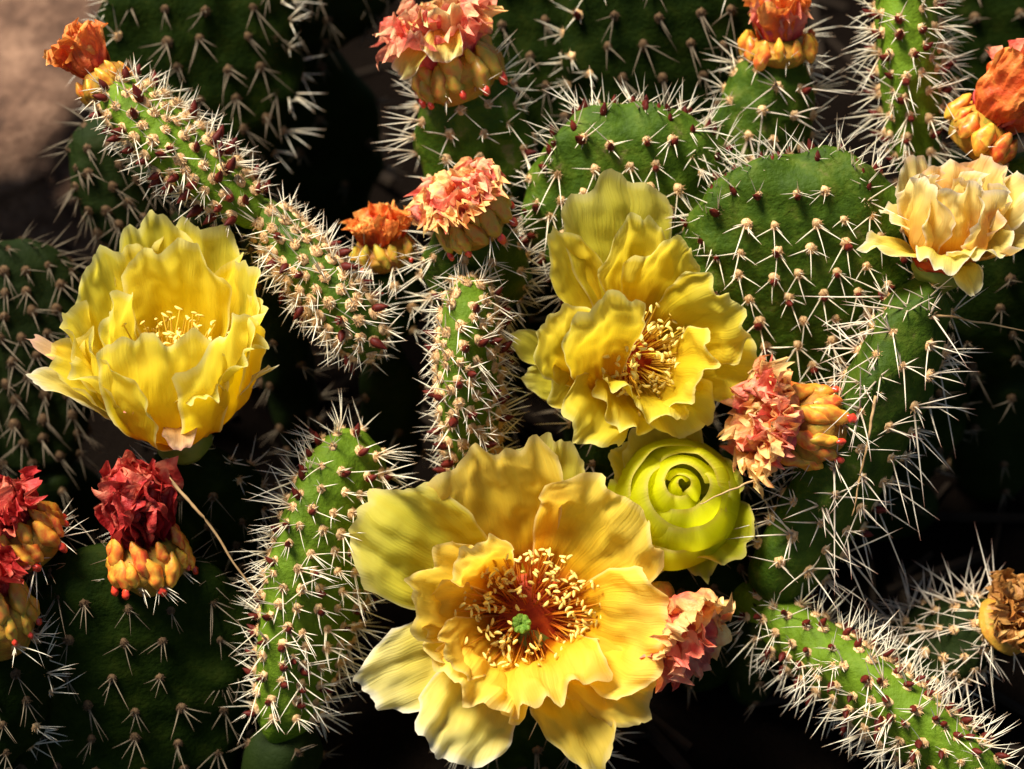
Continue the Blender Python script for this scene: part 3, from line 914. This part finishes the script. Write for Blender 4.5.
# ---- the cup shaped yellow flower on the left
y = 'p_yellow'
cupf = [
    (150, 216, -36, 44, -.10, -.02, .5, .10, y, dict(tipr=.25)),
    (202, 222, -40, 52, -.14, -.02, .5, .10, y, dict(tipr=.2)),
    (105, 250, -22, 52, -.16, -.02, .5, .12, y, dict(tipr=.25)),
    (176, 244, -10, 56, -.20, -.05, .7, .10, y, dict(tipr=.2)),
    (248, 262, -8, 50, -.20, -.03, .6, .10, y, dict(tipr=.25)),
    (68, 318, 0, 48, -.14, .02, .5, .14, y, dict(tipr=.25)),
    (112, 300, 22, 48, -.26, -.04, .7, .12, y, dict(tipr=.2)),
    (262, 308, 24, 50, -.32, -.03, .7, .10, y, dict(tipr=.2)),
    (92, 354, 54, 70, -.30, -.02, .4, .10, y, dict(tipr=.2, base=.6, frq=2.0)),
    (158, 338, 80, 62, -.34, -.08, .40, .10, y, dict(tipr=.15, mucro=.05, base=.7, frq=2.0)),
    (226, 330, 70, 62, -.34, -.08, .5, .09, y, dict(tipr=.2, base=.7, frq=2.0)),
    (50, 352, 10, 38, -.08, .06, .4, .14, y, dict(tipr=.3)),
    (32, 378, 14, 30, -.04, .10, .5, .12, 'p_pale', dict(tipr=.35)),
    (246, 346, 50, 46, -.28, .06, .5, .14, y, dict(tipr=.25, base=.5, curl=.2)),
    (74, 366, 34, 46, -.16, .10, .4, .14, y, dict(tipr=.25, base=.5)),
    (26, 338, -4, 17, -.05, .1, .6, .10, 'p_pink', dict(tipr=.4)),
    (274, 366, 24, 18, -.05, .06, .7, .10, 'p_pale', dict(tipr=.6, mucro=.1)),
    (208, 388, 74, 26, -.12, .18, .4, .14, y, dict(tipr=.3, curl=.4)),
    (182, 452, 44, 18, .10, .18, .6, .12, 'p_pink', dict(tipr=.4, B=(178, 418, 0))),
    (126, 410, 40, 22, .0, .10, .5, .10, 'p_pink', dict(tipr=.6, B=(160, 405, 10), mucro=.1)),
]
r3, B3, A3, k3 = flower('cactus_flower', 'cup shaped bright yellow flower with a pinkish outer petal hanging below', 'flower', 'yellow cactus flowers',
                       (178, 425, -58), (-.02, .80, .60), cupf, (190, 458, -96), (14, 46), 2.4)
stamens(r3, B3 + A3 * 48 * k3, A3, 150, 4, 50, .55, k3, 'filament_y', 1.15)
throat(r3, B3, A3, 26, 40, k3)

# ---- the fading peach flower at the right
pe = 'p_peach'
pch = [
    (912, 156, -24, 33, -.10, -.04, .6, .14, pe, dict(tipr=.35)),
    (950, 162, -30, 38, -.10, -.02, .7, .16, pe, dict(tipr=.3)),
    (990, 160, -22, 38, -.10, -.02, .7, .18, pe, dict(tipr=.3)),
    (1024, 176, -10, 41, -.10, .0, .6, .16, pe, dict(tipr=.3)),
    (930, 176, 14, 33, -.18, -.06, .9, .14, pe, dict(tipr=.4)),
    (972, 182, 18, 41, -.18, -.04, .8, .16, pe, dict(tipr=.35)),
    (1008, 200, 22, 38, -.16, .0, .7, .16, pe, dict(tipr=.35)),
    (884, 204, 6, 26, .02, .14, .6, .16, pe, dict(tipr=.4, curl=.3)),
    (864, 246, 18, 31, .04, .14, .6, .12, 'p_pale', dict(tipr=.7, mucro=.1)),
    (944, 272, 58, 36, .28, .36, .6, .12, 'p_pale', dict(tipr=.5)),
    (1002, 250, 48, 44, .12, .22, .6, .12, 'p_pale', dict(tipr=.35)),
    (974, 296, 34, 20, .30, .30, .6, .12, 'p_pale', dict(tipr=.6)),
    (1040, 240, 20, 38, .0, .1, .5, .14, pe, dict(tipr=.35)),
    (926, 178, 44, 38, -.34, -.10, .6, .18, pe, dict(tipr=.3, base=.5)),
    (962, 186, 54, 41, -.34, -.06, .6, .20, pe, dict(tipr=.25, base=.5)),
    (996, 190, 46, 41, -.34, -.06, .6, .18, pe, dict(tipr=.3, base=.5)),
    (944, 196, 30, 33, -.20, .10, .8, .20, pe, dict(tipr=.3, curl=.4)),
    (978, 172, 22, 33, -.20, .12, .8, .20, pe, dict(tipr=.3, curl=.4)),
]
r5, B5, A5, k5 = flower('cactus_flower', 'fading peach and cream flower with limp reflexed petals on the long spined pad', 'flower', None,
                       (944, 258, -22), (-.02, .84, .54), pch, (930, 288, -34), (14, 30), 2.2)
throat(r5, B5, A5, 30, 12, k5)

# ---- the lime half-open bud, petals wound in a spiral
def rose_bud():
    org = W(684, 534, -98)
    root = empty('flower_bud', org)
    tag(root, 'lime yellow half open bud with petals wound like a rose', 'flower bud')
    C = W(677, 496, -10)
    k = KS(-10)
    ax = V(-.02, .26, 1).normalized()
    s1 = (RT - ax * RT.dot(ax)).normalized(); s2 = ax.cross(s1)
    # az (deg), wrap (deg), max radius, mouth radius, rim height, base depth, spiral drift
    spec = [(255, 200, 67, 50, 2, -75, -6), (5, 185, 67, 50, 8, -75, 7), (125, 200, 65, 46, 13, -75, -6),
            (290, 175, 59, 40, 22, -66, 9), (60, 180, 55, 37, 26, -62, -8), (185, 190, 52, 33, 29, -58, 8),
            (310, 190, 42, 25, 33, -50, 8), (120, 215, 37, 20, 34, -46, -8), (235, 215, 28, 13, 36, -40, -7),
            (30, 230, 22, 9, 37, -36, 6), (170, 250, 13, 4, 37, -30, -4)]
    for n, (az, wr, rm, mo, hz, bz, dr) in enumerate(spec):
        nu, nv = 40, 22
        vs, uv, fs = [], [], []
        sx = rv(0, 60)
        inner = n / len(spec)
        tilt, ta = rv(3, 9) * (1 - .6 * inner), rv(0, 6.28)
        cshift = s1 * ((3.5 * inner + rv(-3, 3) * (1 - inner)) * k) + s2 * ((5 * inner + rv(-3, 3) * (1 - inner)) * k)
        for i in range(nu + 1):
            u = -1 + 2 * i / nu
            a = math.radians(az + wr * .5 * u)
            d = s1 * math.cos(a) + s2 * math.sin(a)
            rim = hz + tilt * math.cos(a - ta) - (34 - 18 * inner) * abs(u) ** 2.1 + 5.0 * (1 - .6 * inner) * mnoise.fractal(Vector((u * 2.4 + sx, 0, 0)), 1, 2, 2) + (6 if n < 6 else 2) * math.exp(-(u / .10) ** 2)
            for j in range(nv + 1):
                v = j / nv
                z = bz + (rim - bz) * v
                # belly profile closing to the mouth
                b = math.sin(min(1, v / .62) * math.pi / 2) ** .75
                close = max(0, (v - .55) / .45) ** 1.7
                r = rm * (.16 + .84 * b) - (rm - mo) * close
                r += dr * u * .6 + 3.0 * (1 - .7 * inner) * mnoise.noise(Vector((u * 2 + sx, v * 2, 5)))
                if n < 3: r += 7 * max(0, v - .85) / .15 * (.4 + .6 * mnoise.noise(Vector((u * 3, sx, 1))))
                vs.append(C + cshift + d * (r * k) + ax * (z * k) - org)
                uv.append((i / nu, v))
        for i in range(nu):
            for j in range(nv):
                q = i * (nv + 1) + j
                fs.append((q, q + nv + 1, q + nv + 2, q + 1))
        put('petal', mesh('petal', vs, fs, M['p_lime'], uv), root)
    # loose outer petals
    for (tx, ty, tz, h, b1, b2, cup, mat, ex) in [
        (650, 420, -30, 46, -.1, .1, .6, 'p_green', {}), (612, 452, -30, 30, -.1, .05, .5, 'p_lemon', {}),
        (742, 552, -22, 44, -.18, .0, .8, 'p_lime', {}), (705, 574, -34, 36, -.1, .08, .5, 'p_lime', dict(tipr=.6, mucro=.1)),
        (640, 572, -36, 30, .0, .1, .5, 'p_pale', {}), (740, 480, -26, 34, -.16, .0, .7, 'p_lime', {})]:
        T = W(tx, ty, tz)
        put('petal', petal_mesh(org, W(680, 500, -84), T, h * k, ax, b1, b2, cup, .1, mat=mat, k=k, **ex), root)
    p1 = W(680, 498, -70)
    put('receptacle', solid_of_revolution(org, org - (p1 - org).normalized() * 8 * k, p1, [12 * k, 15 * k, 24 * k, 20 * k], M['recep']), root)
rose_bud()

# ------------------------------------------------------------------ withered flowers
def tubercle_mesh(L_, r, mat):
    vs, fs = [], []
    ns, nk = 12, 11
    s = rv(0, 50)
    for k in range(nk + 1):
        t = k / nk
        rad = r * max(.03, math.sin(math.pi * min(.985, max(.015, t ** .85)))) ** .6
        for q in range(ns):
            a = 2 * math.pi * q / ns
            f = 1 + .42 * mnoise.fractal(Vector((math.cos(a) * 1.2 + s, math.sin(a) * 1.2, t * 2.6)), 1, 2, 3)
            vs.append((rad * f * math.cos(a), L_ * (t - .5), rad * f * .8 * math.sin(a)))
    for k in range(nk):
        for q in range(ns):
            fs.append((k * ns + q, (k + 1) * ns + q, (k + 1) * ns + (q + 1) % ns, k * ns + (q + 1) % ns))
    return mesh('tubercle', vs, fs, mat)
TUB = {m: [tubercle_mesh(rv(30, 36), rv(7.8, 9.2), M[m]) for _ in range(4)] for m in ('tub', 'tub_green')}
TIP = [tubercle_mesh(11, 4.0, M['tip_red']) for _ in range(3)]

def withered(label, base, tip, rad, mat, n=16, spread=.9, tub='tub', tubn=(12, 7), crumple=9, plen=None, mat2=None, areo=7, red=.75, low=.0, big=1.0, name='withered_flower', grp='withered cactus flowers', bodyfrac=.55):
    org = W(*base)
    T = W(*tip)
    k = KS(base[2])
    root = empty(name, org)
    tag(root, label, 'withered flower', grp)
    ax = (T - org)
    Ln = ax.length
    ax = ax / Ln
    s1 = ax.orthogonal().normalized(); s2 = ax.cross(s1)
    hb = Ln * bodyfrac
    top = org + ax * hb
    put('receptacle', solid_of_revolution(org, org - ax * 10 * k, top, [rad * .5 * k, rad * .70 * k, rad * .86 * k, rad * .8 * k, rad * .5 * k], M['tub_base'], 24), root)
    # rings of fleshy tubercles
    for ring, nt_ in enumerate([q + 1 for q in tubn]):
        h = hb * (.50 + .40 * ring)
        rr = rad * (.76 - .08 * ring + rv(-.05, .03)) * k
        for i in range(nt_):
            rr = rad * (.80 - .10 * ring + rv(-.04, .03)) * k
            a = 2 * math.pi * (i + .5 * ring) / nt_ + rv(-.16, .16)
            d = s1 * math.cos(a) + s2 * math.sin(a)
            nrm = (d + ax * (.15 + .15 * ring)).normalized()
            pos = org + ax * (h + rv(-2, 2) * k) + d * rr - org
            m = frame_mat(pos + ax * (rv(-3, 3) * k), nrm, ax, k * rad / 44 * rv(.72, 1.12)) @ Matrix.Rotation(rv(-.35, .35), 4, 'Z') @ Matrix.Diagonal((rv(.8, 1.1), rv(.9, 1.1), 1, 1))
            tb = put('tubercle', rng.choice(TUB[tub]), root, m)
            if ring == 0 and rng.random() < red:
                put('red_tip', rng.choice(TIP), tb, Matrix.Translation((0, -17, 2.4)) @ Matrix.Rotation(rv(-.3, .3), 4, 'Z'))
    # spiny areoles round the foot
    for i in range(areo):
        a = 2 * math.pi * i / max(1, areo) + rv(-.2, .2)
        d = s1 * math.cos(a) + s2 * math.sin(a)
        nrm = (d - ax * .25).normalized()
        if nrm.dot((CAM - org).normalized()) < -.5: continue
        add_areole(root, org + ax * (hb * .12) + d * (rad * .66 * k), nrm, ax, k * .95, 'rim', 0)
    # crumpled petals
    pl = plen or (Ln - hb) * 1.1 / k
    for i in range(n):
        f = math.sqrt((i + .5) / n)
        a = i * 2.39996 + rv(-.3, .3)
        d = s1 * math.cos(a) + s2 * math.sin(a)
        B = top + d * (rad * .42 * f * k) - ax * (5 * k)
        dirn = (ax + d * (spread * f)).normalized()
        T_ = B + dirn * (pl * rv(.75, 1.15) * k * (1.0 - .1 * f))
        mm = mat2 if (mat2 and rng.random() < .4) else mat
        put('withered_petal', petal_mesh(org, B, T_, rad * rv(.46, .68) * big * k, ax, rv(-.25, .05), rv(-.15, .3), rv(.2, .9), rv(.22, .38), tipr=.16, base=.55, mucro=0, mat=mm, crumple=crumple * .85, k=k, nu=26, nv=24, frq=4.2, curl=rv(0, .45)), root)
    return root

withered('orange withered flower on the narrow pad beside the brown boulder', (112, 92, -55), (64, 26, -45), 31, 'w_orange', 14, .5, 'tub', (9,), 7, 52, areo=4, bodyfrac=.34, red=0)
rb = withered('large withered pink and orange flower with limp cream petals', (464, 88, -112), (430, 2, -84), 50, 'w_pink', 20, 1.0, 'tub_green', (13, 8), 9, 66, 'w_peach', bodyfrac=.38)
withered('frilly pink and yellow withered flower on a small pad', (478, 228, -50), (440, 170, -8), 45, 'w_peach', 32, 1.3, 'tub_green', (12, 7), 9, 44, 'w_pink', bodyfrac=.36, big=.9)
withered('dim orange withered flower in shade beside the frilly pink and yellow one', (386, 262, -142), (374, 206, -120), 36, 'w_orange', 14, .6, 'tub_green', (9,), 8, 36, bodyfrac=.4)
withered('rounded orange withered flower on a small upright pad', (780, 54, -138), (780, -14, -110), 42, 'w_orange', 18, .5, 'tub', (11,), 6, 56, 'w_pink', areo=8, red=.0, bodyfrac=.25, big=.8)
withered('orange and pink withered flower above the fading peach flower', (972, 142, -84), (1044, 66, -50), 44, 'w_orange', 18, .5, 'tub', (11,), 7, 78, 'w_pink', areo=7, red=0, bodyfrac=.3)
withered('pink and coral withered flower with yellow tubercles beside the lime bud', (830, 428, -26), (716, 414, 22), 48, 'w_pink', 32, 1.05, 'tub', (12, 7), 9, 60, 'w_peach', bodyfrac=.38)
withered('limp pink withered flower hanging beside the largest golden flower', (650, 600, -40), (704, 650, 10), 30, 'w_pink', 14, .75, 'tub', (), 10, 80, 'w_peach', areo=0, bodyfrac=.22, big=1.4)
withered('wet red withered flower standing alone on a large dark pad', (152, 576, -42), (130, 470, 12), 47, 'w_red', 28, -.22, 'tub', (14, 8), 8, 84, None, bodyfrac=.36, big=1.2)
withered('upper of two red and yellow withered flowers on dark pads', (34, 548, -20), (-10, 494, 20), 46, 'w_red', 16, .7, 'tub', (13, 8), 8, 44, bodyfrac=.5)
withered('lower of two red and yellow withered flowers on dark pads', (4, 640, -4), (-24, 562, 34), 48, 'w_red', 14, .7, 'tub_green', (13, 8), 8, 44, bodyfrac=.6)
withered('dried brown withered flower on a dim long spined pad', (1000, 628, -92), (1036, 606, -50), 36, 'w_brown', 20, 1.1, 'tub', (), 9, 40, areo=7, bodyfrac=.35)
withered('small far orange withered flower on a shaded pad', (252, -30, -328), (240, 8, -296), 24, 'w_orange', 9, .6, 'tub', (7,), 6, 30, areo=0)

# limp cream petals of the large withered flower
for (bx, by, bz, tx, ty, tz, h) in ((440, 36, -70, 400, 78, -66, 16), (452, 30, -62, 440, 62, -44, 24)):
    put('limp_petal', petal_mesh(rb.location, W(bx, by, bz), W(tx, ty, tz), h * S, V(-.2, .3, .9), .2, .25, .7, .25, mat='p_pale' if h < 20 else 'p_peach', k=S), rb)
bpy.context.view_layer.update()

# ------------------------------------------------------------------ dry stalks and litter
def stalk(label, pts, r, name='dry_stalk', twigs=()):
    P = [W(*p) for p in pts]
    org = P[0]
    root_v, root_f = [], []
    ns = 7
    n = 24
    cs = []
    for i in range(n + 1):
        t = i / n * (len(P) - 1)
        a = min(int(t), len(P) - 2)
        p = P[a].lerp(P[a + 1], t - a)
        cs.append(p + Vector((mnoise.noise(Vector((i * .25, 0, pts[0][0]))), mnoise.noise(Vector((i * .25, 7, pts[0][0]))), mnoise.noise(Vector((i * .25, 3, pts[0][0]))))) * 1.6 * S)
    for i, c in enumerate(cs):
        d = (cs[min(i + 1, n)] - cs[max(i - 1, 0)]).normalized()
        s = d.orthogonal().normalized(); u = d.cross(s)
        rr = r * S * (1 - .6 * i / n) * (1 + .25 * mnoise.noise(Vector((i * .8, 1, 2))))
        for q in range(ns):
            a = 2 * math.pi * q / ns
            root_v.append(c + s * math.cos(a) * rr + u * math.sin(a) * rr - org)
    for i in range(n):
        for q in range(ns):
            root_f.append((i * ns + q, i * ns + (q + 1) % ns, (i + 1) * ns + (q + 1) % ns, (i + 1) * ns + q))
    root_f.append(tuple(range(ns))[::-1]); root_f.append(tuple(n * ns + q for q in range(ns)))
    o = put(name, mesh(name, root_v, root_f, M['straw']))
    o.location = org
    tag(o, label, 'stalk', 'dry stalks caught in the spines')
    return o
stalk('dry straw stalk slanting from the lone wet red withered flower to a green pad', [(168, 478, 4), (206, 520, 2), (262, 604, -16)], 2.0)
stalk('long dry thorn lying across the long spined pad', [(876, 396, 14), (868, 440, 14), (852, 516, 8)], 1.8)
stalk('thin dry stalk lying across the foot of the fading peach flower', [(900, 312, 2), (960, 318, 0), (1030, 332, -20)], 1.5)
stalk('thin dry thorn touching the lime yellow bud', [(766, 476, 14), (730, 490, 34), (700, 504, 46)], 1.3)

def litter():
    vs, fs = [], []
    for _ in range(1800):
        x, y = rng.uniform(-.35, .35), rng.uniform(-.25, .5)
        a = rv(0, 6.283)
        L_ = rv(.006, .035)
        r = rv(.0003, .0009)
        z = mnoise.fractal(Vector((x * 14, y * 14, 3.1)), 1.0, 2.0, 4) * .007 + .0015
        d = Vector((math.cos(a), math.sin(a), rv(-.15, .3))).normalized()
        s = d.orthogonal().normalized(); u = d.cross(s)
        b = len(vs)
        for e in (0, 1):
            c = Vector((x, y, z)) + d * (L_ * e)
            for q in range(4):
                t = q * math.pi / 2
                vs.append(c + s * math.cos(t) * r * 2.2 + u * math.sin(t) * r)
        for q in range(4):
            fs.append((b + q, b + (q + 1) % 4, b + 4 + (q + 1) % 4, b + 4 + q))
    o = put('ground_litter', mesh('litter', vs, fs, M['litter'], smooth=False))
    tag(o, 'dark dead twigs and debris littering the soil', 'litter', kind='stuff')
litter()
print('objects', len(bpy.data.objects))
